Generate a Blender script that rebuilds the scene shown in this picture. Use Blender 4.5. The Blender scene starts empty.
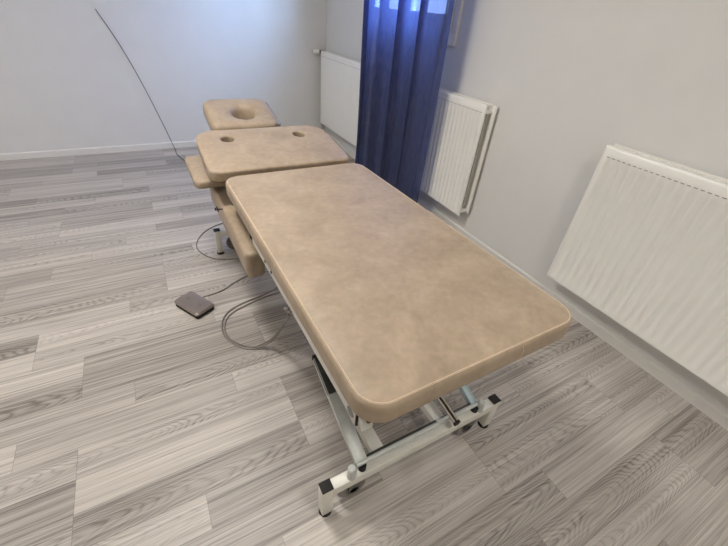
import bpy, bmesh, math, random
from mathutils import Vector, Matrix, Euler
random.seed(4)
D = bpy.data
scene = bpy.context.scene
COL = scene.collection
PI = math.pi

# ------------------------------------------------------------------ materials
def newmat(name):
    m = D.materials.new(name); m.use_nodes = True
    return m, m.node_tree.nodes, m.node_tree.links, m.node_tree.nodes['Principled BSDF']

def srgb(r, g, b):
    f = lambda c: (c/255/12.92 if c/255 <= .04045 else ((c/255+.055)/1.055)**2.4)
    return (f(r), f(g), f(b), 1)

def simple(name, col, rough=.5, metal=0., noise=.04, scale=30, bump=0., coat=0.):
    m, N, L, P = newmat(name)
    P.inputs['Roughness'].default_value = rough
    P.inputs['Metallic'].default_value = metal
    P.inputs['Coat Weight'].default_value = coat
    tc = N.new('ShaderNodeTexCoord')
    n = N.new('ShaderNodeTexNoise'); n.inputs['Scale'].default_value = scale; n.inputs['Detail'].default_value = 4
    L.new(tc.outputs['Object'], n.inputs['Vector'])
    r = N.new('ShaderNodeValToRGB')
    c = srgb(*col)
    r.color_ramp.elements[0].position = .3; r.color_ramp.elements[1].position = .7
    r.color_ramp.elements[0].color = (c[0]*(1-noise), c[1]*(1-noise), c[2]*(1-noise), 1)
    r.color_ramp.elements[1].color = (min(1, c[0]*(1+noise)), min(1, c[1]*(1+noise)), min(1, c[2]*(1+noise)), 1)
    L.new(n.outputs['Fac'], r.inputs['Fac']); L.new(r.outputs['Color'], P.inputs['Base Color'])
    if bump:
        b = N.new('ShaderNodeBump'); b.inputs['Strength'].default_value = bump; b.inputs['Distance'].default_value = .002
        L.new(n.outputs['Fac'], b.inputs['Height']); L.new(b.outputs['Normal'], P.inputs['Normal'])
    return m

def mat_leather():
    m, N, L, P = newmat('beige_leatherette')
    tc = N.new('ShaderNodeTexCoord')
    def noise(s, d, r=.5, dist=0):
        n = N.new('ShaderNodeTexNoise'); n.inputs['Scale'].default_value = s; n.inputs['Detail'].default_value = d
        n.inputs['Roughness'].default_value = r; n.inputs['Distortion'].default_value = dist
        L.new(tc.outputs['Object'], n.inputs['Vector']); return n
    a = noise(7, 6, .6, .6); b = noise(45, 5, .6, .3); c = noise(420, 3)
    r = N.new('ShaderNodeValToRGB'); e = r.color_ramp.elements
    e[0].position = .34; e[0].color = srgb(157, 138, 115)
    e[1].position = .68; e[1].color = srgb(185, 165, 140)
    mx = N.new('ShaderNodeMix'); mx.data_type = 'FLOAT'; mx.inputs[0].default_value = .35
    L.new(a.outputs['Fac'], mx.inputs[2]); L.new(b.outputs['Fac'], mx.inputs[3])
    L.new(mx.outputs[0], r.inputs['Fac'])
    v = N.new('ShaderNodeMix'); v.data_type = 'RGBA'; v.blend_type = 'MULTIPLY'; v.inputs[0].default_value = .12
    L.new(r.outputs['Color'], v.inputs[6]); L.new(b.outputs['Color'], v.inputs[7])
    L.new(v.outputs[2], P.inputs['Base Color'])
    P.inputs['Roughness'].default_value = .48
    bp = N.new('ShaderNodeBump'); bp.inputs['Strength'].default_value = .12; bp.inputs['Distance'].default_value = .0015
    L.new(c.outputs['Fac'], bp.inputs['Height'])
    bp2 = N.new('ShaderNodeBump'); bp2.inputs['Strength'].default_value = .25; bp2.inputs['Distance'].default_value = .008
    L.new(a.outputs['Fac'], bp2.inputs['Height']); L.new(bp.outputs['Normal'], bp2.inputs['Normal'])
    L.new(bp2.outputs['Normal'], P.inputs['Normal'])
    return m

ROW = .1162; Y0 = .337; SL = .74
def mat_floor():
    m, N, L, P = newmat('grey_oak_laminate')
    tc = N.new('ShaderNodeTexCoord'); sp = N.new('ShaderNodeSeparateXYZ'); L.new(tc.outputs['Object'], sp.inputs[0])
    def math_(op, a, b=None, c=None):
        n = N.new('ShaderNodeMath'); n.operation = op
        for i, v in enumerate((a, b, c)):
            if v is None: continue
            if isinstance(v, (int, float)): n.inputs[i].default_value = v
            else: L.new(v, n.inputs[i])
        return n.outputs[0]
    def wn(*ins):
        cb = N.new('ShaderNodeCombineXYZ')
        for i, v in enumerate(ins):
            if isinstance(v, (int, float)): cb.inputs[i].default_value = v
            else: L.new(v, cb.inputs[i])
        w = N.new('ShaderNodeTexWhiteNoise'); w.noise_dimensions = '3D'; L.new(cb.outputs[0], w.inputs['Vector'])
        return w.outputs['Value']
    X, Y = sp.outputs[0], sp.outputs[1]
    yy = math_('DIVIDE', math_('SUBTRACT', Y, Y0), ROW)
    row = math_('FLOOR', yy); fy = math_('SUBTRACT', yy, row)
    off = math_('MULTIPLY', math_('FLOOR', math_('MULTIPLY', wn(row, 3.3, 1.7), 4)), .25)
    xx = math_('ADD', math_('DIVIDE', math_('SUBTRACT', X, .26), SL), off)
    cell = math_('FLOOR', xx); fx = math_('SUBTRACT', xx, cell)
    tone = wn(row, cell, 7.1); tone2 = wn(row, cell, 13.7)
    # grain coordinates: long along x, a different slice of timber in every strip
    gx = math_('ADD', math_('MULTIPLY', X, 1.0), math_('MULTIPLY', tone, 37.))
    gy = math_('ADD', Y, math_('MULTIPLY', tone2, 11.))
    gc = N.new('ShaderNodeCombineXYZ'); L.new(gx, gc.inputs[0]); L.new(gy, gc.inputs[1]); L.new(math_('MULTIPLY', tone2, 5.), gc.inputs[2])
    def mapn(sx, sy, detail, rough=.55, dist=0.):
        mp = N.new('ShaderNodeMapping'); mp.inputs['Scale'].default_value = (sx, sy, 1); L.new(gc.outputs[0], mp.inputs['Vector'])
        n = N.new('ShaderNodeTexNoise'); n.inputs['Scale'].default_value = 1; n.inputs['Detail'].default_value = detail
        n.inputs['Roughness'].default_value = rough; n.inputs['Distortion'].default_value = dist
        L.new(mp.outputs[0], n.inputs['Vector']); return n.outputs['Fac']
    fine = mapn(3.0, 230, 4, .65)
    mid = mapn(.9, 60, 4, .6, .2)
    wob = mapn(1.6, 7, 3, .5, .2)
    slow = mapn(3.5, 20, 3, .55)
    # cathedral figure: nested parabolas running along the strip; quarter-cut strips get straight lines instead
    dy = math_('MULTIPLY', math_('SUBTRACT', math_('SUBTRACT', fy, .5), math_('MULTIPLY', math_('SUBTRACT', tone, .5), .5)), ROW)
    par = math_('ADD', math_('ADD', X, math_('MULTIPLY', math_('MULTIPLY', dy, dy), 70.)), math_('MULTIPLY', math_('SUBTRACT', wob, .5), .75))
    rg = math_('FRACT', math_('MULTIPLY', par, math_('ADD', math_('MULTIPLY', tone, 14.), 15.)))
    rings = math_('POWER', math_('ABSOLUTE', math_('SUBTRACT', math_('MULTIPLY', rg, 2), 1)), 2.5)
    st = math_('FRACT', math_('MULTIPLY', math_('ADD', math_('MULTIPLY', gy, 1.), math_('MULTIPLY', wob, .06)), 70.))
    lines = math_('POWER', math_('ABSOLUTE', math_('SUBTRACT', math_('MULTIPLY', st, 2), 1)), 3.)
    figured = math_('GREATER_THAN', tone2, .58)
    fade = math_('MULTIPLY', math_('SUBTRACT', slow, .25), 1.6)
    k = math_('ADD', math_('MULTIPLY', math_('MULTIPLY', rings, figured), .62), math_('MULTIPLY', math_('MULTIPLY', lines, math_('SUBTRACT', 1, figured)), .36))
    k = math_('MULTIPLY', k, fade)
    v = math_('ADD', math_('ADD', math_('MULTIPLY', tone, .46), -.80), math_('MULTIPLY', mid, 1.15))
    v = math_('ADD', v, math_('MULTIPLY', fine, 1.25))
    v = math_('SUBTRACT', v, k)
    r = N.new('ShaderNodeValToRGB'); e = r.color_ramp.elements
    e[0].position = .10; e[0].color = srgb(112, 105, 98)
    e[1].position = 1.0; e[1].color = srgb(204, 196, 186)
    e.new(.52).color = srgb(167, 159, 150)
    L.new(v, r.inputs['Fac'])
    # joints
    ey = math_('MINIMUM', fy, math_('SUBTRACT', 1, fy)); ex = math_('MINIMUM', fx, math_('SUBTRACT', 1, fx))
    j = math_('MAXIMUM', math_('LESS_THAN', ey, .009), math_('LESS_THAN', ex, .0016))
    mx = N.new('ShaderNodeMix'); mx.data_type = 'RGBA'; mx.blend_type = 'MULTIPLY'
    L.new(math_('MULTIPLY', j, .35), mx.inputs[0]); L.new(r.outputs['Color'], mx.inputs[6]); mx.inputs[7].default_value = (.25, .22, .2, 1)
    L.new(mx.outputs[2], P.inputs['Base Color'])
    P.inputs['Roughness'].default_value = .42
    P.inputs['Specular IOR Level'].default_value = .4
    b = N.new('ShaderNodeBump'); b.inputs['Strength'].default_value = .08; b.inputs['Distance'].default_value = .001
    L.new(fine, b.inputs['Height']); L.new(b.outputs['Normal'], P.inputs['Normal'])
    return m

def mat_curtain():
    m, N, L, P = newmat('sheer_navy_voile')
    out = [n for n in N if n.type == 'OUTPUT_MATERIAL'][0]
    tc = N.new('ShaderNodeTexCoord')
    mp = N.new('ShaderNodeMapping'); mp.inputs['Scale'].default_value = (90, 90, 14); L.new(tc.outputs['Object'], mp.inputs['Vector'])
    n = N.new('ShaderNodeTexNoise'); n.inputs['Scale'].default_value = 1; n.inputs['Detail'].default_value = 3
    L.new(mp.outputs[0], n.inputs['Vector'])
    r = N.new('ShaderNodeValToRGB'); e = r.color_ramp.elements
    e[0].position = .3; e[0].color = srgb(78, 80, 100); e[1].position = .7; e[1].color = srgb(112, 115, 136)
    L.new(n.outputs['Fac'], r.inputs['Fac'])
    P.inputs['Roughness'].default_value = .8
    L.new(r.outputs['Color'], P.inputs['Base Color'])
    tl = N.new('ShaderNodeBsdfTranslucent'); tl.inputs['Color'].default_value = srgb(92, 108, 166)
    tp = N.new('ShaderNodeBsdfTransparent'); tp.inputs['Color'].default_value = srgb(136, 146, 186)
    m1 = N.new('ShaderNodeMixShader'); m1.inputs[0].default_value = .48
    L.new(P.outputs[0], m1.inputs[1]); L.new(tl.outputs[0], m1.inputs[2])
    m2 = N.new('ShaderNodeMixShader'); m2.inputs[0].default_value = .40
    L.new(m1.outputs[0], m2.inputs[1]); L.new(tp.outputs[0], m2.inputs[2])
    L.new(m2.outputs[0], out.inputs['Surface'])
    return m

def mat_glass():
    m, N, L, P = newmat('window_glass')
    out = [n for n in N if n.type == 'OUTPUT_MATERIAL'][0]
    g = N.new('ShaderNodeBsdfGlossy'); g.inputs['Roughness'].default_value = .02
    t = N.new('ShaderNodeBsdfTransparent'); t.inputs['Color'].default_value = (.93, .96, .97, 1)
    lw = N.new('ShaderNodeLayerWeight'); lw.inputs['Blend'].default_value = .5
    f = N.new('ShaderNodeMath'); f.operation = 'POWER'; L.new(lw.outputs['Facing'], f.inputs[0]); f.inputs[1].default_value = 5
    mx = N.new('ShaderNodeMixShader'); L.new(f.outputs[0], mx.inputs[0]); L.new(t.outputs[0], mx.inputs[1]); L.new(g.outputs[0], mx.inputs[2])
    L.new(mx.outputs[0], out.inputs['Surface']); return m

def mat_emit(name, col, s):
    m, N, L, P = newmat(name)
    P.inputs['Base Color'].default_value = (.9, .9, .9, 1)
    P.inputs['Emission Color'].default_value = (*col, 1); P.inputs['Emission Strength'].default_value = s
    return m

M = dict(
    leather=mat_leather(),
    floor=mat_floor(),
    curtain=mat_curtain(),
    glass=mat_glass(),
    wall=simple('painted_wall', (221, 219, 214), .85, 0, .015, 6, .05),
    ceil=simple('painted_ceiling', (232, 231, 228), .9, 0, .01, 5),
    trim=simple('white_trim_paint', (226, 222, 214), .45, 0, .02, 20),
    rad=simple('radiator_enamel', (240, 237, 228), .35, 0, .012, 10),
    raddark=simple('radiator_inside_steel', (150, 146, 138), .5, 0, .05, 30),
    white=simple('off_white_powder_coat', (226, 223, 212), .38, 0, .03, 60),
    bluesteel=simple('bluish_zinc_steel', (188, 206, 210), .4, .15, .06, 25),
    steel=simple('zinc_plated_steel', (200, 202, 196), .48, .25, .08, 25),
    darksteel_shade=simple('dark_steel_and_shade', (96, 98, 94), .3, .7, .12, 25),  # dark steel of the castor forks, also painted shade on the lift frame
    chrome=simple('chrome_tube', (190, 186, 178), .16, 1., .04, 30),
    black=simple('black_plastic', (26, 22, 20), .7, 0, .15, 60),
    rubber=simple('black_rubber', (20, 20, 20), .75, 0, .2, 60),
    castor=simple('grey_castor_tread', (128, 122, 116), .4, 0, .25, 45),
    stitch=simple('cream_thread', (226, 205, 176), .8, 0, .08, 200),
    board=simple('dark_plywood_board', (92, 78, 64), .7, 0, .1, 30),
    cable=simple('grey_cable_sheath', (128, 120, 112), .5, 0, .06, 90),
    cabledark=simple('dark_cable_sheath', (70, 72, 76), .5, 0, .06, 90),
    pedal=simple('pewter_metal_plate', (160, 148, 140), .28, .7, .08, 12),
    greyfab=simple('grey_felt_backing', (138, 140, 142), .8, 0, .06, 60),
    lamp=mat_emit('lamp_diffuser', (1, .94, .86), 3.0),
    hole=simple('pale_pipe_plug', (132, 134, 132), .5, 0, .05, 40),
)

# ------------------------------------------------------------------ mesh helpers
def box(bm, lo, hi, mat4=None, bev=0.):
    r = bmesh.ops.create_cube(bm, size=1)
    vs = r['verts']
    for v in vs:
        v.co = Vector(((lo[i]+hi[i])/2 + v.co[i]*(hi[i]-lo[i]) for i in range(3)))
    if bev:
        es = list({e for v in vs for e in v.link_edges})
        g = bmesh.ops.bevel(bm, geom=es, offset=bev, segments=2, affect='EDGES', profile=.5)
        vs = list({v for f in g['faces'] for v in f.verts} | {v for v in vs if v.is_valid})
        seen = set(vs); st = list(vs)
        while st:
            v = st.pop()
            for e in v.link_edges:
                o = e.other_vert(v)
                if o not in seen: seen.add(o); st.append(o)
        vs = list(seen)
    if mat4 is not None:
        for v in vs: v.co = mat4 @ v.co
    return vs

def bar(bm, a, b, w, h, bev=.002, up=(0, 0, 1)):
    """rectangular bar from a to b, w across, h along up"""
    a, b = Vector(a), Vector(b); d = b-a; l = d.length; y = d.normalized()
    x = y.cross(Vector(up)).normalized(); z = x.cross(y)
    m = Matrix((x, y, z)).transposed().to_4x4(); m.translation = a
    return box(bm, (-w/2, 0, -h/2), (w/2, l, h/2), m, bev)

def rod(bm, a, b, r, seg=20, r2=None, cap=True):
    a, b = Vector(a), Vector(b); d = b-a
    q = d.to_track_quat('Z', 'Y').to_matrix().to_4x4(); q.translation = (a+b)/2
    return bmesh.ops.create_cone(bm, cap_ends=cap, segments=seg, radius1=r, radius2=r if r2 is None else r2, depth=d.length, matrix=q)['verts']

def smooth_path(pts, n=10):
    P = [Vector(p) for p in pts]; out = []
    for i in range(len(P)-1):
        p0 = P[max(i-1, 0)]; p1 = P[i]; p2 = P[i+1]; p3 = P[min(i+2, len(P)-1)]
        for k in range(n):
            t = k/n
            out.append(.5*((2*p1)+(-p0+p2)*t+(2*p0-5*p1+4*p2-p3)*t*t+(-p0+3*p1-3*p2+p3)*t**3))
    out.append(P[-1]); return out

def tube(bm, pts, r, seg=8, closed=False):
    P = [Vector(p) for p in pts]; n = len(P); rings = []
    up = Vector((0, 0, 1))
    for i, p in enumerate(P):
        if closed: t = P[(i+1) % n]-P[i-1]
        else: t = P[min(i+1, n-1)]-P[max(i-1, 0)]
        t.normalize()
        x = t.cross(up)
        if x.length < .05: x = t.cross(Vector((1, 0, 0)))
        x.normalize(); y = x.cross(t)
        rings.append([bm.verts.new(p+(x*math.cos(2*PI*k/seg)+y*math.sin(2*PI*k/seg))*r) for k in range(seg)])
    for i in range(n if closed else n-1):
        a, b = rings[i], rings[(i+1) % n]
        for k in range(seg): bm.faces.new((a[k], a[(k+1) % seg], b[(k+1) % seg], b[k]))
    if not closed:
        bm.faces.new(rings[0][::-1]); bm.faces.new(rings[-1])

def rrect(x0, y0, x1, y1, r, seg=8, per=6):
    """rounded rectangle outline, counter-clockwise; r one radius or four (sw,se,ne,nw)"""
    rs = r if isinstance(r, (tuple, list)) else (r,)*4
    cs = ((x0+rs[0], y0+rs[0], PI, rs[0]), (x1-rs[1], y0+rs[1], 1.5*PI, rs[1]), (x1-rs[2], y1-rs[2], 0, rs[2]), (x0+rs[3], y1-rs[3], .5*PI, rs[3]))
    o = []
    for i, (cx, cy, a, rr) in enumerate(cs):
        for k in range(seg+1):
            t = a+.5*PI*k/seg
            o.append((cx+rr*math.cos(t), cy+rr*math.sin(t)))
        nx = cs[(i+1) % 4]; b = nx[2]
        p = o[-1]; q = (nx[0]+nx[3]*math.cos(b), nx[1]+nx[3]*math.sin(b))
        for k in range(1, per): o.append((p[0]+(q[0]-p[0])*k/per, p[1]+(q[1]-p[1])*k/per))
    return o

def loft(bm, rings, close_a=True, close_b=True):
    R = [[bm.verts.new(p) for p in r] for r in rings]; n = len(R[0])
    for a, b in zip(R, R[1:]):
        for k in range(n): bm.faces.new((a[k], a[(k+1) % n], b[(k+1) % n], b[k]))
    if close_a: bm.faces.new(R[0][::-1])
    if close_b: bm.faces.new(R[-1])
    return R

def ob(name, bm, mat, parent=None, smooth=True, angle=40, loc=None, rot=None):
    bmesh.ops.recalc_face_normals(bm, faces=bm.faces)
    if smooth:
        for f in bm.faces: f.smooth = True
        for e in bm.edges:
            if len(e.link_faces) == 2 and e.calc_face_angle(0) > math.radians(angle): e.smooth = False
    me = D.meshes.new(name); bm.to_mesh(me); bm.free()
    if mat is not None: me.materials.append(mat)
    o = D.objects.new(name, me); COL.objects.link(o)
    if loc: o.location = loc
    if rot: o.rotation_euler = rot
    if parent is not None: o.parent = parent
    return o

def empty(name, loc=(0, 0, 0), rot=(0, 0, 0), parent=None):
    o = D.objects.new(name, None); o.empty_display_size = .1; COL.objects.link(o)
    o.location = loc; o.rotation_euler = rot
    if parent is not None: o.parent = parent
    return o

def tag(o, label, cat, group=None):
    o['label'] = label; o['category'] = cat
    if group: o['group'] = group
    return o

def struct(name, bm, mat, parent=None, smooth=False):
    o = ob(name, bm, mat, parent, smooth)
    if parent is None: o['kind'] = 'structure'
    return o

NB = bmesh.new

# ------------------------------------------------------------------ room
XR, YB, XL, YF, ZC = 1.90, 4.30, -2.60, -1.60, 2.50
WY0, WY1, WZ0, WZ1 = 2.26, 3.42, 1.25, 2.15          # window opening in the right wall
bm = NB(); box(bm, (XL-.1, YF-.1, -.08), (XR+.14, YB+.1, 0)); struct('floor', bm, M['floor'])
bm = NB(); box(bm, (XL-.1, YF-.1, ZC), (XR+.14, YB+.1, ZC+.08)); struct('ceiling', bm, M['ceil'])
bm = NB(); box(bm, (XL, YB, 0), (XR+.14, YB+.1, ZC)); struct('wall_back', bm, M['wall'])
bm = NB(); box(bm, (XL-.1, YF-.1, 0), (XL, YB+.1, ZC)); struct('wall_left', bm, M['wall'])
bm = NB(); box(bm, (XL, YF-.1, 0), (XR+.14, YF, ZC)); struct('wall_front', bm, M['wall'])
bm = NB()
for lo, hi in (((XR, YF, 0), (XR+.14, WY0, ZC)), ((XR, WY1, 0), (XR+.14, YB, ZC)), ((XR, WY0, 0), (XR+.14, WY1, WZ0)), ((XR, WY0, WZ1), (XR+.14, WY1, ZC))):
    box(bm, lo, hi)
struct('wall_right', bm, M['wall'])

def baseboard(name, a, b, nrm):
    a, b, n = Vector(a), Vector(b), Vector(nrm)
    bm = NB(); prof = [(0, 0), (.013, 0), (.013, .050), (.010, .057), (.004, .060), (0, .060)]
    loft(bm, [[tuple(p+n*d+Vector((0, 0, z))) for d, z in prof] for p in (a, b)])
    struct(name, bm, M['trim'])
baseboard('baseboard_right', (XR, YF, 0), (XR, YB, 0), (-1, 0, 0))
baseboard('baseboard_back', (XR-.013, YB, 0), (XL, YB, 0), (0, -1, 0))
baseboard('baseboard_left', (XL, YF, 0), (XL, YB, 0), (1, 0, 0))

# window: casing, sash, two glass panes, espagnolette strip
w = empty('window_1', (XR, (WY0+WY1)/2, WZ0)); w['kind'] = 'structure'
def wpart(name, bm, mat, p=w):
    o = ob(name, bm, mat, None, True); o.parent = p
    o.matrix_parent_inverse = Matrix.Translation(w.location).inverted() if p is w else p.matrix_world.inverted()
    return o
bm = NB()
t = .07
for lo, hi in (((XR-.022, WY0-t, WZ0-t), (XR, WY1+t, WZ0)), ((XR-.022, WY0-t, WZ1), (XR, WY1+t, WZ1+t)), ((XR-.022, WY0-t, WZ0), (XR, WY0, WZ1)), ((XR-.022, WY1, WZ0), (XR, WY1+t, WZ1))):
    box(bm, lo, hi, None, .003)
wpart('casing', bm, M['trim'])
bm = NB()
xa, xb = XR+.01, XR+.06
for lo, hi in (((xa, WY0, WZ0), (xb, WY1, WZ0+.10)), ((xa, WY0, WZ1-.09), (xb, WY1, WZ1)), ((xa, WY0, WZ0+.1), (xb, WY0+.09, WZ1-.09)), ((xa, WY1-.09, WZ0+.1), (xb, WY1, WZ1-.09)), ((xa, 2.78, WZ0+.1), (xb, 2.84, WZ1-.09))):
    box(bm, lo, hi, None, .004)
sash = wpart('sash', bm, M['trim'])
for y0, y1 in ((WY0+.08, 2.79), (2.83, WY1-.08)):
    bm = NB(); box(bm, (XR+.03, y0, WZ0+.09), (XR+.036, y1, WZ1-.08)); wpart('pane', bm, M['glass'])
bm = NB()
rod(bm, (XR-.030, WY0-.02, WZ0+.03), (XR-.030, WY0-.02, WZ0+.13), .006); rod(bm, (XR-.030, WY0-.02, WZ0+.24), (XR-.030, WY0-.02, WZ0+.34), .006)
box(bm, (XR-.034, WY0-.026, WZ0+.01), (XR-.02, WY0-.014, WZ0+.36), None, .002)
wpart('hinge', bm, M['steel'])

# ------------------------------------------------------------------ radiators
def radiator(y_far, length, ribs, label, valve=False, rib_top=.90):
    """panel radiator on the right wall; local: u runs towards the camera from the far end"""
    root = empty('radiator', (XR, y_far, .19))
    tag(root, label, 'radiator', None)
    zb, zt = 0, .74
    def panel(xf, u0, u1, ribbed, name, mt, z0=zb, z1=zt):
        bm = NB()
        n = int((u1-u0-.05)/.038) if ribbed else 0
        # profile across the width (u, depth towards the room)
        prof = [(u0, -.012), (u0, -.004), (u0+.004, 0), (u0+.016, 0)]
        rib = []
        if n:
            p = (u1-u0-.05)/n
            for k in range(n):
                c = u0+.025+p*k
                rib += [(c+p*.10, 0), (c+p*.26, -.009), (c+p*.74, -.009), (c+p*.90, 0)]
        end = [(u1-.016, 0), (u1-.004, 0), (u1, -.004), (u1, -.012)]
        full = prof+rib+end
        flat = prof+[(q[0], 0) for q in rib]+end
        lv = [(z0, [(a, min(d, -.010)) for a, d in flat]), (z0+.006, flat)]
        if n: lv += [(z0+.028, flat), (z0+.045, full), (z1-.075, full), (z1-.060, flat)]
        lv += [(z1-.014, flat), (z1-.004, [(a, min(d, -.004)) for a, d in flat]), (z1, [(a, min(d, -.012)) for a, d in flat])]
        rings = [[(xf-d_-0, -a, z) for a, d_ in ((a, d) for a, d in pr)] for z, pr in lv]
        rings = [[(xf - d, -a, z) for a, d in pr]+[(xf+.014, -u1, z), (xf+.014, -u0, z)] for z, pr in lv]
        loft(bm, rings)
        return ob(name, bm, mt, root, True, 50)
    panel(-.100, 0, length, ribs, 'front_panel', M['rad'])
    panel(-.036, -.0, length+.02, True, 'back_panel', M['rad'], .015, .735)
    # convector fins between
    bm = NB(); k = .03
    while k < length-.03:
        box(bm, (-.083, -k-.0015, .04), (-.038, -k+.0015, .70)); k += .03
    ob('convector_fins', bm, M['raddark'], root, False)
    for z in (.035, .70):
        bm = NB(); rod(bm, (-.062, -.004, z), (-.062, -length+.004, z), .016)
        for u in (.012, length-.012):
            rod(bm, (-.088, -u, z), (-.03, -u, z), .013)
        ob('header_pipe', bm, M['rad'], root)
    # top grille
    bm = NB()
    box(bm, (-.096, -length+.004, .722), (-.090, -.004, .742)); box(bm, (-.044, -length+.004, .722), (-.040, -.004, .742))
    k = .02
    while k < length-.01:
        box(bm, (-.091, -k-.003, .730), (-.041, -k+.003, .734)); k += .016
    ob('top_grille', bm, M['rad'], root, False)
    # slotted line just below the top of the front
    bm = NB(); k = .03
    while k < length-.03:
        box(bm, (-.1012, -k-.010, .6915), (-.0995, -k+.004, .6945)); k += .024
    ob('slot_row', bm, M['raddark'], root, False)
    # wall brackets and tail pipe
    for u in (.12, length-.12):
        bm = NB(); box(bm, (-.0225, -u-.012, .03), (-.0015, -u+.012, .70), None, .002); ob('wall_mount', bm, M['rad'], root)
    if valve:
        bm = NB(); rod(bm, (-.062, .0, .725), (-.062, .045, .725), .010); rod(bm, (-.062, .045, .735), (-.062, .045, .69), .011)
        rod(bm, (-.062, .045, .725), (-.105, .045, .725), .016)
        v = ob('valve', bm, M['black'], root)
        bm = NB(); rod(bm, (-.105, .045, .725), (-.130, .045, .725), .026, 24, .024); rod(bm, (-.130, .045, .725), (-.175, .045, .725), .024, 24, .020)
        for k in range(10):
            a = 2*PI*k/10
            box(bm, (-.165, .045+.022*math.cos(a)-.002, .725+.022*math.sin(a)-.002), (-.132, .045+.022*math.cos(a)+.002, .725+.022*math.sin(a)+.002))
        ob('thermostat_head', bm, M['white'], v)
        bm = NB(); rod(bm, (-.062, .0, .035), (-.062, .045, .035), .010); rod(bm, (-.062, .045, .05), (-.062, .045, -.19), .008)
        rod(bm, (-.080, .045, .035), (-.045, .045, .035), .012)
        ob('tail_pipe', bm, M['steel'], root)
    return root
radiator(4.205, 1.00, False, 'smooth-fronted white radiator with a valve knob in the back corner of the room', True)
radiator(2.70, 1.00, True, 'ribbed white radiator on the wall just right of the blue curtain')
radiator(.93, 1.10, True, 'ribbed white radiator at the right edge of the photo, past the foot of the table')

# ------------------------------------------------------------------ curtain and its rod
rt = empty('curtain_rod', (XR, 2.6, 2.33)); tag(rt, 'thin white curtain rod on the wall above the window', 'curtain rod')
bm = NB(); rod(bm, (-.19, -.75, 0), (-.19, .75, 0), .010); ob('pole', bm, M['trim'], rt)
for y in (-.70, .70):
    bm = NB(); rod(bm, (0, y, 0), (-.19, y, 0), .007); rod(bm, (-.006, y, 0), (0, y, 0), .025); ob('bracket', bm, M['trim'], rt)
bm = NB()
NU, NV = 260, 60; ya, yb = 3.10, 2.035; ztop, zbot = 2.317, .03
grid = []
for j in range(NV+1):
    v = j/NV; z = ztop+(zbot-ztop)*v
    rowv = []
    for i in range(NU+1):
        u = i/NU
        # gathered folds left, flatter towards the right edge
        ph = 2*PI*(5.6*u-.9*u*u)+.35*math.sin(2*v+5*u)+.5*math.sin(9*u)
        amp = (.052-.040*max(0, u-.60)/.4)*(.55+.45*min(1, v*3))
        x = 1.69+amp*math.sin(ph)+.010*math.sin(2.3*ph+1.3+2*v)+.006*math.sin(23*u+4*v)
        y = ya+(yb-ya)*u+(.050-.040*max(0, u-.62)/.38)*math.cos(ph+.6)*min(1, 12*u, 12*(1-u))+.012*math.sin(5*v+1)*(1-u)-.012*math.sin(3.5*v)*(u)
        rowv.append(bm.verts.new((x, y, z)))
    grid.append(rowv)
for j in range(NV):
    for i in range(NU):
        bm.faces.new((grid[j][i], grid[j][i+1], grid[j+1][i+1], grid[j+1][i]))
cur = ob('curtain', bm, M['curtain'], None, True, 180)
tag(cur, 'sheer navy blue curtain hanging in folds in front of the window', 'curtain')

# ------------------------------------------------------------------ treatment table
T = empty('massage_table', (.578, 1.29, 0))
tag(T, 'long height-adjustable massage table with beige padded top and white steel frame', 'massage table')
TI = Matrix.Translation(T.location).inverted()
def part(name, bm, mat, parent=None, smooth=True, angle=40):
    """world-coordinate mesh parented to the table or to one of its parts"""
    o = ob(name, bm, mat, None, smooth, angle)
    o.parent = parent or T
    o.matrix_parent_inverse = TI if parent is None else Matrix.Identity(4)
    if parent is not None: o.matrix_parent_inverse = (parent.matrix_parent_inverse.inverted() @ parent.matrix_parent_inverse)
    return o

def pad_rings(x0, y0, x1, y1, r, th, crown=.006, prof=None):
    prof = prof or [(.014, 0), (.005, .003), (.001, .009), (0, .018), (0, th-.018), (.0012, th-.010), (.004, th-.005), (.008, th-.002), (.0108, th-.0022),
                    (.018, th), (.045, th+crown*.35), (.08, th+crown*.7), (.13, th+crown)]
    return [[(x, y, z) for x, y in rrect(x0+i, y0+i, x1-i, y1-i, max(r-i, .012))] for i, z in prof]

TILT = Matrix.Translation((.24, .35, .636)) @ Matrix.Rotation(math.radians(.35), 4, 'Z') @ Matrix.Rotation(math.radians(-.65), 4, 'X') @ Matrix.Translation((-.24, -.35, -.636))
# main cushion: stitch line at x .258-.924, y .351-1.625
MX0, MX1, MY0, MY1, MZ, TH = .2455, .941, .332, 1.658, .634, .068
bm = NB(); loft(bm, pad_rings(MX0, MY0, MX1, MY1, .070, TH)); bm.transform(TILT @ Matrix.Translation((0, 0, MZ)))
main = part('main_cushion', bm, M['leather'])
def stitch_line(inset, z, r, dash):
    bm = NB(); o = rrect(MX0+inset, MY0+inset, MX1-inset, MY1-inset, .070-inset, 10, 1)
    pts = []
    for i, p in enumerate(o):
        q = o[(i+1) % len(o)]; l = math.dist(p, q); n = max(1, round(l/.0025))
        pts += [(p[0]+(q[0]-p[0])*k/n, p[1]+(q[1]-p[1])*k/n, z) for k in range(n)]
    if not dash:
        tube(bm, pts[::3], r, 5, True)
    else:
        k = 0
        while k+3 < len(pts):
            tube(bm, pts[k:k+3], r, 4); k += 3
    bm.transform(TILT); return bm
part('stitching', stitch_line(.0100, MZ+TH-.0016, .0008, False), M['stitch'], main)
part('stitching', stitch_line(.0072, MZ+TH-.0022, .0005, False), M['stitch'], main)
for x in (.700,):
    bm = NB(); tube(bm, [(x, MY0-.0004, MZ+.006), (x, MY0-.0004, MZ+.045), (x, MY0+.006, MZ+TH-.008)], .0009, 5)
    part('seam', bm, M['stitch'], main)
bm = NB(); box(bm, (.27, .36, .622), (.91, 1.61, .638)); bm.transform(TILT); part('base_board', bm, M['board'])

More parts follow.
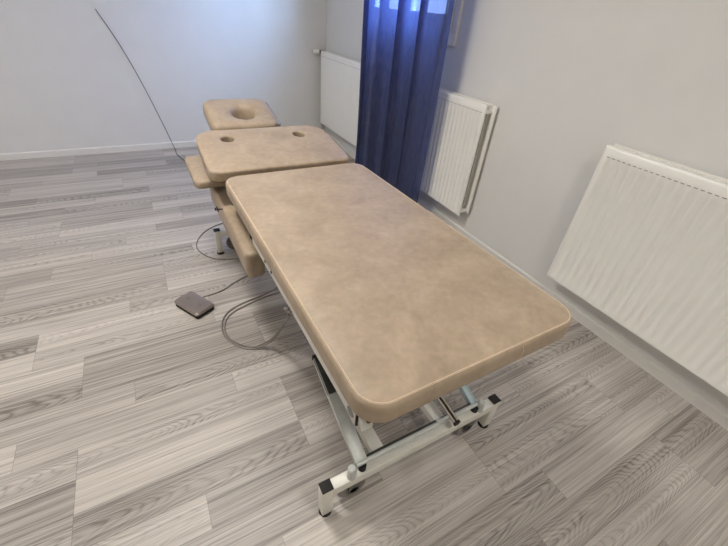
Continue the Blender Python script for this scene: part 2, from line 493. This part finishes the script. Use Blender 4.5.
def holed_pad(outer, holes, th, bev):
    cu = D.curves.new('tmp', 'CURVE'); cu.dimensions = '2D'; cu.fill_mode = 'BOTH'
    cu.extrude = th/2-bev; cu.bevel_depth = bev; cu.bevel_resolution = 5; cu.offset = -bev
    for pl in [outer]+holes:
        s = cu.splines.new('POLY'); s.points.add(len(pl)-1); s.use_cyclic_u = True
        for p, (x, y) in zip(s.points, pl): p.co = (x, y, 0, 1)
    o = D.objects.new('tmp', cu); COL.objects.link(o)
    dg = bpy.context.evaluated_depsgraph_get(); me = D.meshes.new_from_object(o.evaluated_get(dg))
    D.objects.remove(o); D.curves.remove(cu)
    bm = NB(); bm.from_mesh(me); D.meshes.remove(me)
    bmesh.ops.remove_doubles(bm, verts=bm.verts, dist=.0002)
    return bm
def ell(cx, cy, a, b, n=28, ccw=False):
    o = [(cx+a*math.cos(2*PI*k/n), cy+b*math.sin(2*PI*k/n)) for k in range(n)]
    return o if ccw else o[::-1]

# chest section, hinged at the main cushion and rising towards the head
L2 = .450; ang2 = math.atan2(.060, .450)
outer = rrect(.193, 0, .900, L2, (.045, .035, .11, .10), 8, 1)
bm = holed_pad(outer, [ell(.345, .336, .032, .036), ell(.733, .336, .032, .036)], .054, .012)
bm.transform(Matrix.Translation((0, 1.684, .674)) @ Matrix.Rotation(ang2, 4, 'X'))
chest = part('chest_cushion', bm, M['leather'], None, True, 60)
bm = NB(); box(bm, (.24, .03, -.043), (.86, L2-.05, -.031)); bm.transform(Matrix.Translation((0, 1.684, .674)) @ Matrix.Rotation(ang2, 4, 'X'))
part('chest_board', bm, M['board'])

# headrest: cushion with an oval face hole and soft sloping rim
def headrest():
    W, Lh, th = .374, .335, .082
    o = rrect(-W/2, 0, W/2, Lh, (.05, .05, .07, .07), 8, 6); n = len(o)
    cx, cy, a, b = .012, .150, .062, .074
    angs = [math.atan2(y-cy, x-cx) for x, y in o]
    inner = [(cx+a*math.cos(t), cy+b*math.sin(t)) for t in angs]
    def mixr(f, z): return [(x0+(x1-x0)*f, y0+(y1-y0)*f, z) for (x0, y0), (x1, y1) in zip(o, inner)]
    def ins(i, z):
        q = rrect(-W/2+i, i, W/2-i, Lh-i, tuple(max(r-i, .01) for r in (.05, .05, .07, .07)), 8, 6)
        return [(x, y, z) for x, y in q]
    def hol(k, z): return [(cx+a*k*math.cos(t), cy+b*k*math.sin(t), z) for t in angs]
    rings = [hol(.92, 0), ins(.02, 0), ins(.006, .005), ins(0, .016), ins(0, th-.026), ins(.006, th-.010), ins(.018, th-.002), mixr(.35, th+.002), hol(1.32, th), hol(1.12, th-.009), hol(1.0, th-.028), hol(.90, .02), hol(.88, 0), hol(.92, 0)]
    bm = NB(); R = loft(bm, rings, False, False)
    bmesh.ops.remove_doubles(bm, verts=bm.verts, dist=.0001)
    return bm
HM = Matrix.Translation((.490, 2.175, .690)) @ Matrix.Rotation(math.radians(12.5), 4, 'X')
bm = headrest(); bm.transform(HM); head = part('headrest_cushion', bm, M['leather'], None, True, 70)
bm = NB(); loft(bm, [[(x, y, z) for x, y in rrect(-.175, .01, .175, .330, .05, 8, 4)] for z in (-.014, -.001)]); bm.transform(HM)
part('headrest_board', bm, M['board'], None, True)
bm = NB(); loft(bm, [[(x, y, z) for x, y in rrect(.150, .03, .204, .325, .024, 8, 4)] for z in (-.002, .055)]); bm.transform(HM)
part('headrest_side_strip', bm, M['greyfab'], None, True)
bm = NB()
for x in (.41, .61): rod(bm, (x, 1.95, .660), (x, 2.40, .715), .009)
part('headrest_rod', bm, M['chrome'])

# arm pads on the left side
bm = NB(); loft(bm, pad_rings(0, 0, .078, .80, .024, .120, .002, [(.012, 0), (.004, .004), (0, .014), (0, .100), (.004, .113), (.010, .119), (.018, .120)]))
bm.transform(Matrix.Translation((.217, 1.240, .408)))
arm1 = part('arm_pad', bm, M['leather'])
bm = NB(); loft(bm, pad_rings(0, 0, .17, .39, .035, .046, .003, [(.016, 0), (.005, .004), (0, .012), (0, .034), (.005, .042), (.014, .046), (.03, .0475)]))
bm.transform(Matrix.Translation((.136, 1.85, .553)))
arm2 = part('arm_pad', bm, M['leather'])
for y in (1.36, 1.70):
    bm = NB(); bar(bm, (.270, y, .500), (.275, y, .590), .022, .006, .001, (1, 0, 0)); part('arm_bracket', bm, M['black'])
bm = NB(); bar(bm, (.20, 2.0, .545), (.36, 2.0, .600), .025, .010); part('arm_bracket', bm, M['white'])
bm = NB(); rod(bm, (.186, 1.66, .535), (.219, 1.66, .530), .003); rod(bm, (.184, 1.66, .535), (.190, 1.66, .535), .006, 12); rod(bm, (.196, 1.645, .530), (.196, 1.675, .538), .003)
part('clamp_knob', bm, M['black'])

# upper frame: two long rails, cross members
for x in (.275, .905):
    bm = NB(); box(bm, (x-.018, .390, .585), (x+.018, 1.24, .622), None, .003); box(bm, (x-.004 if x > .5 else x+.022, 1.23, .590), (x+.012 if x > .5 else x+.040, 1.63, .620), None, .002); box(bm, (x-.018, 1.21, .590), (x+.040, 1.24, .620), None, .002); box(bm, (x-.014, .366, .589), (x+.014, .386, .622), None, .001); bm.transform(TILT); rl = part('upper_rail', bm, M['white'])
    bm = NB(); box(bm, (x-.0190, .385, .5840), (x+.0190, .3905, .6225), None, .001); part('end_cap', bm, M['black'], rl)
    if x < .5:
        bm = NB(); vs = bmesh.ops.create_cone(bm, cap_ends=True, segments=24, radius1=.012, radius2=.011, depth=.003, matrix=Matrix.Translation((.2565, .413, .603)) @ Matrix.Rotation(PI/2, 4, 'Y'))
        for v in bm.verts: v.co.y = .413+(v.co.y-.413)*1.3
        part('oval_plug', bm, M['hole'], rl)
        for y in (1.00, 1.07):
            bm = NB(); rod(bm, (.2575, y, .600), (.251, y, .600), .006, 12); part('bolt', bm, M['black'], rl)
for y in (.46, 1.05, 1.60):
    bm = NB(); box(bm, (.286, y-.015, .588), (.887, y+.015, .618), None, .002); part('upper_cross_member', bm, M['white'])
for x in (.285, .885):
    bm = NB(); bar(bm, (x, 1.60, .600), (x, 2.06, .648), .03, .025); part('chest_rail', bm, M['white'])

# base: cross bars with end legs, long rails
LX = (.2245, .9315); LYS = (.4605, 2.125)
for y in LYS:
    bm = NB(); box(bm, (LX[0]+.018, y-.0175, .120), (LX[1]-.018, y+.0175, .162), None, .0025); part('base_cross_bar', bm, M['white'])
    for x in LX:
        bm = NB(); box(bm, (x-.0185, y-.0175, .012), (x+.0185, y+.0175, .166), None, .003); lg = part('leg', bm, M['white'])
        bm = NB(); box(bm, (x-.0187, y-.0177, .166), (x+.0187, y+.0177, .1705), None, .0015); part('end_cap', bm, M['black'], lg)
        bm = NB(); rod(bm, (x, y, 0), (x, y, .014), .022, 24, .020); part('foot', bm, M['rubber'], lg)
for x in (.429, .690):
    bm = NB(); box(bm, (x-.022, LYS[0]+.0175, .124), (x+.022, LYS[1]-.0175, .160), None, .0025); part('base_rail', bm, M['white'])
# castors under both cross bars
for y in LYS:
    for x in (.324, .826):
        yy = y+.012
        bm = NB(); rod(bm, (x, yy-.012, .054), (x, yy+.012, .054), .054, 32)
        bmesh.ops.bevel(bm, geom=[e for e in bm.edges if abs(e.verts[0].co.y-e.verts[1].co.y) < 1e-5 and len(e.link_faces) == 2 and any(len(f.verts) > 4 for f in e.link_faces)], offset=.006, segments=3, affect='EDGES')
        c = part('castor', bm, M['castor'])
        bm = NB(); rod(bm, (x, yy-.020, .054), (x, yy+.020, .054), .016, 16)
        for s in (-1, 1): box(bm, (x-.02, yy+s*.018-.002, .040), (x+.02, yy+s*.018+.002, .121), None, .001)
        part('castor_fork', bm, M['darksteel_shade'], c)
# levelling pins standing on the near and far cross bars
for y in LYS:
    for x in (.309, .848):
        bm = NB(); rod(bm, (x, y-.004, .1615), (x, y-.004, .207), .0155, 24, .0135); rod(bm, (x, y-.004, .207), (x, y-.004, .211), .0135, 24, .010)
        part('levelling_pin', bm, M['steel'])

# lift frame: U of flat steel whose cross piece lies over the near cross bar
def lift(ynear, ytop):
    zt = .188+(ytop-ynear)*.37
    for x, w, side in ((.350, .036, 1), (.828, .021, -1)):
        bm = NB(); bar(bm, (x, ynear, .188), (x, ytop, zt), w, .006, .001)
        for s in (-1, 1): bar(bm, (x+s*(w/2+.001), ynear, .182), (x+s*(w/2+.001), ytop, zt-.006), .003, .026, .0008)
        a = part('lift_arm', bm, M['steel' if x < .5 else 'bluesteel'])
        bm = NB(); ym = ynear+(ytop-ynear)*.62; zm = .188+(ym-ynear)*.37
        bar(bm, (x, ym, zm+.001), (x, ytop-.001, zt+.001), w+.007, .010, .001); part('arm_shade_cover', bm, M['darksteel_shade'], a)  # dark cover added for the shade on the arm's upper part
        bm = NB(); bar(bm, (x, ytop-.001, zt), (x, ytop+.007, zt+.002), w+.009, .024, .001); part('arm_end_cap', bm, M['black'], a)
        bm = NB(); rod(bm, (x, ynear-.012, .1625), (x, ynear-.012, .184), .0130, 24); part('roller', bm, M['rubber'], a)
        bm = NB(); bar(bm, (x+.03*side, ytop-.05, zt-.02), (x+.03*side, ytop+.33, .580), .012, .035, .002); part('lift_link', bm, M['steel'])
    bm = NB(); rod(bm, (.331, ynear-.010, .1935), (.836, ynear-.010, .1935), .0065, 16); box(bm, (.331, ynear-.006, .182), (.836, ynear-.002, .196), None, .001)
    cp = part('lift_cross_piece', bm, M['steel'])
    bm = NB(); box(bm, (.372, ynear-.001, .180), (.815, ynear+.009, .190), None, .001); part('shadow_strip', bm, M['darksteel_shade'], cp)  # dark strip standing in for the shadow line behind the cross piece
lift(.474, .820)
for x in (.385, .800):
    bm = NB(); bar(bm, (x, 2.09, .175), (x, 1.40, .575), .014, .036, .002); part('lift_link', bm, M['steel'])
# actuator tube with a black end
bm = NB(); rod(bm, (.701, .432, .216), (.701, 1.35, .330), .0125, 24); at = part('actuator_tube', bm, M['chrome'])
bm = NB(); rod(bm, (.701, .4255, .2152), (.701, .433, .216), .0135, 24); part('tube_cap', bm, M['black'], at)
bm = NB(); rod(bm, (.655, .468, .200), (.692, .462, .216), .006, 12); box(bm, (.650, .458, .194), (.668, .478, .206), None, .002); part('tube_clamp', bm, M['steel'], at)
# drive motor and spindle low down in the middle of the frame
bm = NB(); box(bm, (.47, 1.45, .20), (.60, 1.66, .30), None, .012); rod(bm, (.56, 1.45, .25), (.56, .92, .40), .018); mo = part('drive_motor', bm, M['black'])
bm = NB(); bar(bm, (.505, 1.5, .205), (.43, 1.5, .155), .03, .01); part('motor_bracket', bm, M['steel'], mo)
bm = NB(); rod(bm, (.282, .835, .587), (.282, .835, .530), .004); part('cable_hook', bm, M['black'])

# ------------------------------------------------------------------ foot switch and cables
CR = .0038
fs = empty('foot_switch', (.0005, 1.650, 0), (0, 0, math.radians(-60.5)))
tag(fs, 'grey metal foot switch pedal lying on the floor left of the table', 'foot switch')
bm = NB(); loft(bm, [[(x, y, z) for x, y in rrect(-.090+i, -.053+i, .090-i, .053-i, .012)] for i, z in ((.004, 0), (0, .003), (0, .022), (.003, .026))])
ob('base', bm, M['rubber'], fs)
bm = NB(); loft(bm, [[(x, y, z) for x, y in rrect(-.092+i, -.055+i, .092-i, .055-i, .012)] for i, z in ((0, .023), (0, .033), (.003, .037), (.006, .0375))])
ob('top_plate', bm, M['pedal'], fs)
for dx in (-.045, .045):
    bm = NB()
    ring = [(dx+.012*math.cos(2*PI*k/20), .008*math.sin(2*PI*k/20), .038) for k in range(20)]
    tube(bm, ring, .0007, 5, True)
    for s in (-1, 1): tube(bm, [(dx-.004, .0, .038), (dx, .005*s, .038), (dx+.004, 0, .038)], .0006, 5)
    ob('pressed_mark', bm, M['hole'], fs)
bm = NB()
path = [(.030, 1.700, .014), (.060, 1.716, CR), (.153, 1.733, CR), (.267, 1.796, CR), (.381, 1.823, CR), (.52, 1.78, CR), (.56, 1.72, .10), (.55, 1.672, .24)]
tube(bm, smooth_path(path), CR)
c = ob('cable', bm, M['cable'], None); c.parent = fs; c.matrix_parent_inverse = (Matrix.Translation(fs.location) @ Euler(fs.rotation_euler).to_matrix().to_4x4()).inverted()

pw = NB()
path = [(.50, 1.672, .26), (.48, 1.68, .06), (.445, 1.645, CR), (.342, 1.605, CR), (.215, 1.577, CR), (.132, 1.528, CR), (.094, 1.441, CR), (.103, 1.348, CR), (.150, 1.270, CR), (.200, 1.238, CR), (.245, 1.221, .025), (.279, 1.194, .07), (.300, 1.146, .16), (.304, 1.06, .29), (.288, .946, .43), (.250, .86, .550), (.243, .80, .590), (.245, .782, .604)]
tube(pw, smooth_path(path), CR)
path = [(.52, 1.672, .26), (.50, 1.675, .08), (.485, 1.63, .02), (.455, 1.600, CR), (.352, 1.585, CR), (.225, 1.552, CR), (.146, 1.512, CR), (.106, 1.438, CR), (.112, 1.352, CR), (.156, 1.283, CR), (.204, 1.249, CR), (.250, 1.230, .030), (.286, 1.200, .078), (.307, 1.150, .168), (.311, 1.062, .298), (.295, .952, .438), (.255, .87, .545), (.243, .82, .585), (.245, .800, .604)]
tube(pw, smooth_path(path), CR)
tag(ob('looped_cable', pw, M['cable'], None), 'doubled grey cable looping over the floor and up to the table rail', 'cable')
bm = NB()
path = [(.50, 2.36, .10), (.49, 2.42, CR), (.422, 2.462, CR), (.308, 2.501, CR), (.180, 2.427, CR), (.108, 2.299, CR), (.108, 2.182, CR), (.178, 2.067, CR), (.319, 2.011, CR), (.45, 1.99, CR), (.54, 1.92, .03), (.58, 1.76, .12), (.575, 1.672, .27)]
tube(bm, smooth_path(path), CR)
tag(ob('power_cable', bm, M['cable'], None), 'dark grey cable curving around the far leg of the table', 'cable')
bm = NB()
path = [(-.16, 4.292, 1.16), (-.05, 4.285, .90), (.04, 4.27, .62), (.121, 4.25, .31), (.185, 4.245, .035), (.192, 4.20, CR), (.192, 4.065, CR), (.248, 3.812, CR), (.33, 3.45, CR), (.46, 3.0, CR), (.50, 2.62, CR), (.505, 2.56, CR)]
tube(bm, smooth_path(path), .0032)
tag(ob('thin_wire', bm, M['cabledark'], None), 'thin dark cord sloping down the back wall to the floor', 'cord')

# ------------------------------------------------------------------ ceiling lamps, added fill lamp, daylight
for i, (x, y, pwr, size) in enumerate(((-.10, 1.62, 33, .5), (-1.80, 1.90, 20, .5), (.70, -.55, 15, .5))):  # third lamp is an added fill light for the near side
    r = empty('ceiling_lamp', (x, y, ZC)); tag(r, ['round white ceiling lamp over the left side of the table', 'round white ceiling lamp near the left wall', 'added round white fill lamp on the ceiling beyond the near end of the table'][i], 'lamp')
    bm = NB(); rod(bm, (0, 0, -.03), (0, 0, 0), .24, 48); ob('lamp_base', bm, M['trim'], r)
    bm = NB(); loft(bm, [[(q*math.cos(2*PI*k/48), q*math.sin(2*PI*k/48), z) for k in range(48)] for q, z in ((.23, -.03), (.225, -.06), (.19, -.075), (.1, -.08), (.02, -.081))])
    ob('diffuser', bm, M['lamp'], r)
    li = D.lights.new('lamp_light', 'AREA'); li.shape = 'DISK'; li.size = size; li.energy = pwr; li.color = (1, .97, .935)
    lo = D.objects.new('lamp_light', li); COL.objects.link(lo); lo.parent = r; lo.location = (0, 0, -.10)
# daylight: sky light entering at the window
li = D.lights.new('window_daylight', 'AREA'); li.shape = 'RECTANGLE'; li.size = 1.0; li.size_y = 1.4; li.energy = 240; li.color = (.36, .56, 1.0)
lo = D.objects.new('window_daylight', li); COL.objects.link(lo); lo.location = (XR+.85, 1.85, (WZ0+WZ1)/2+.15)
lo.rotation_euler = Vector((-.72, .70, -.10)).to_track_quat('-Z', 'Y').to_euler()

li = D.lights.new('window_skylight', 'AREA'); li.shape = 'RECTANGLE'; li.size = 1.3; li.size_y = 1.1; li.energy = 120; li.color = (.34, .52, 1.0)
lo = D.objects.new('window_skylight', li); COL.objects.link(lo); lo.location = (XR+.55, (WY0+WY1)/2+.25, 2.15)
lo.rotation_euler = Vector((-1, -.15, -.62)).to_track_quat('-Z', 'Y').to_euler()

wd = D.worlds.new('World'); scene.world = wd; wd.use_nodes = True
N, L = wd.node_tree.nodes, wd.node_tree.links
bg = N['Background']; sky = N.new('ShaderNodeTexSky'); sky.sky_type = 'HOSEK_WILKIE'; sky.turbidity = 3; sky.sun_direction = (-.5, -.6, .6)
mx = N.new('ShaderNodeMix'); mx.data_type = 'RGBA'; mx.inputs[0].default_value = .6; mx.inputs[7].default_value = (.62, .78, 1, 1)
L.new(sky.outputs[0], mx.inputs[6]); L.new(mx.outputs[2], bg.inputs['Color']); bg.inputs['Strength'].default_value = 6.0

# ------------------------------------------------------------------ camera
cam = D.cameras.new('Camera'); co = D.objects.new('Camera', cam); COL.objects.link(co)
yaw, pitch, roll, F = .55574848, .62925835, .09617075, 365.
f = Vector((math.sin(yaw)*math.cos(pitch), math.cos(yaw)*math.cos(pitch), -math.sin(pitch)))
rt_ = Vector((math.cos(yaw), -math.sin(yaw), 0)); up = rt_.cross(f)
c, s = math.cos(roll), math.sin(roll)
rx = c*rt_+s*up; uy = -s*rt_+c*up
m = Matrix((rx, uy, -f)).transposed().to_4x4(); m.translation = (0, 0, 1.35)
co.matrix_world = m
cam.sensor_width = 36; cam.lens = F/728*36; cam.clip_start = .02
scene.camera = co
scene.view_settings.view_transform = 'Standard'; scene.view_settings.look = 'None'
scene.view_settings.gamma = 1; scene.view_settings.use_curve_mapping = False
scene.view_settings.exposure = 0.0
scene.cycles.max_bounces = 8; scene.cycles.diffuse_bounces = 5; scene.cycles.transparent_max_bounces = 12
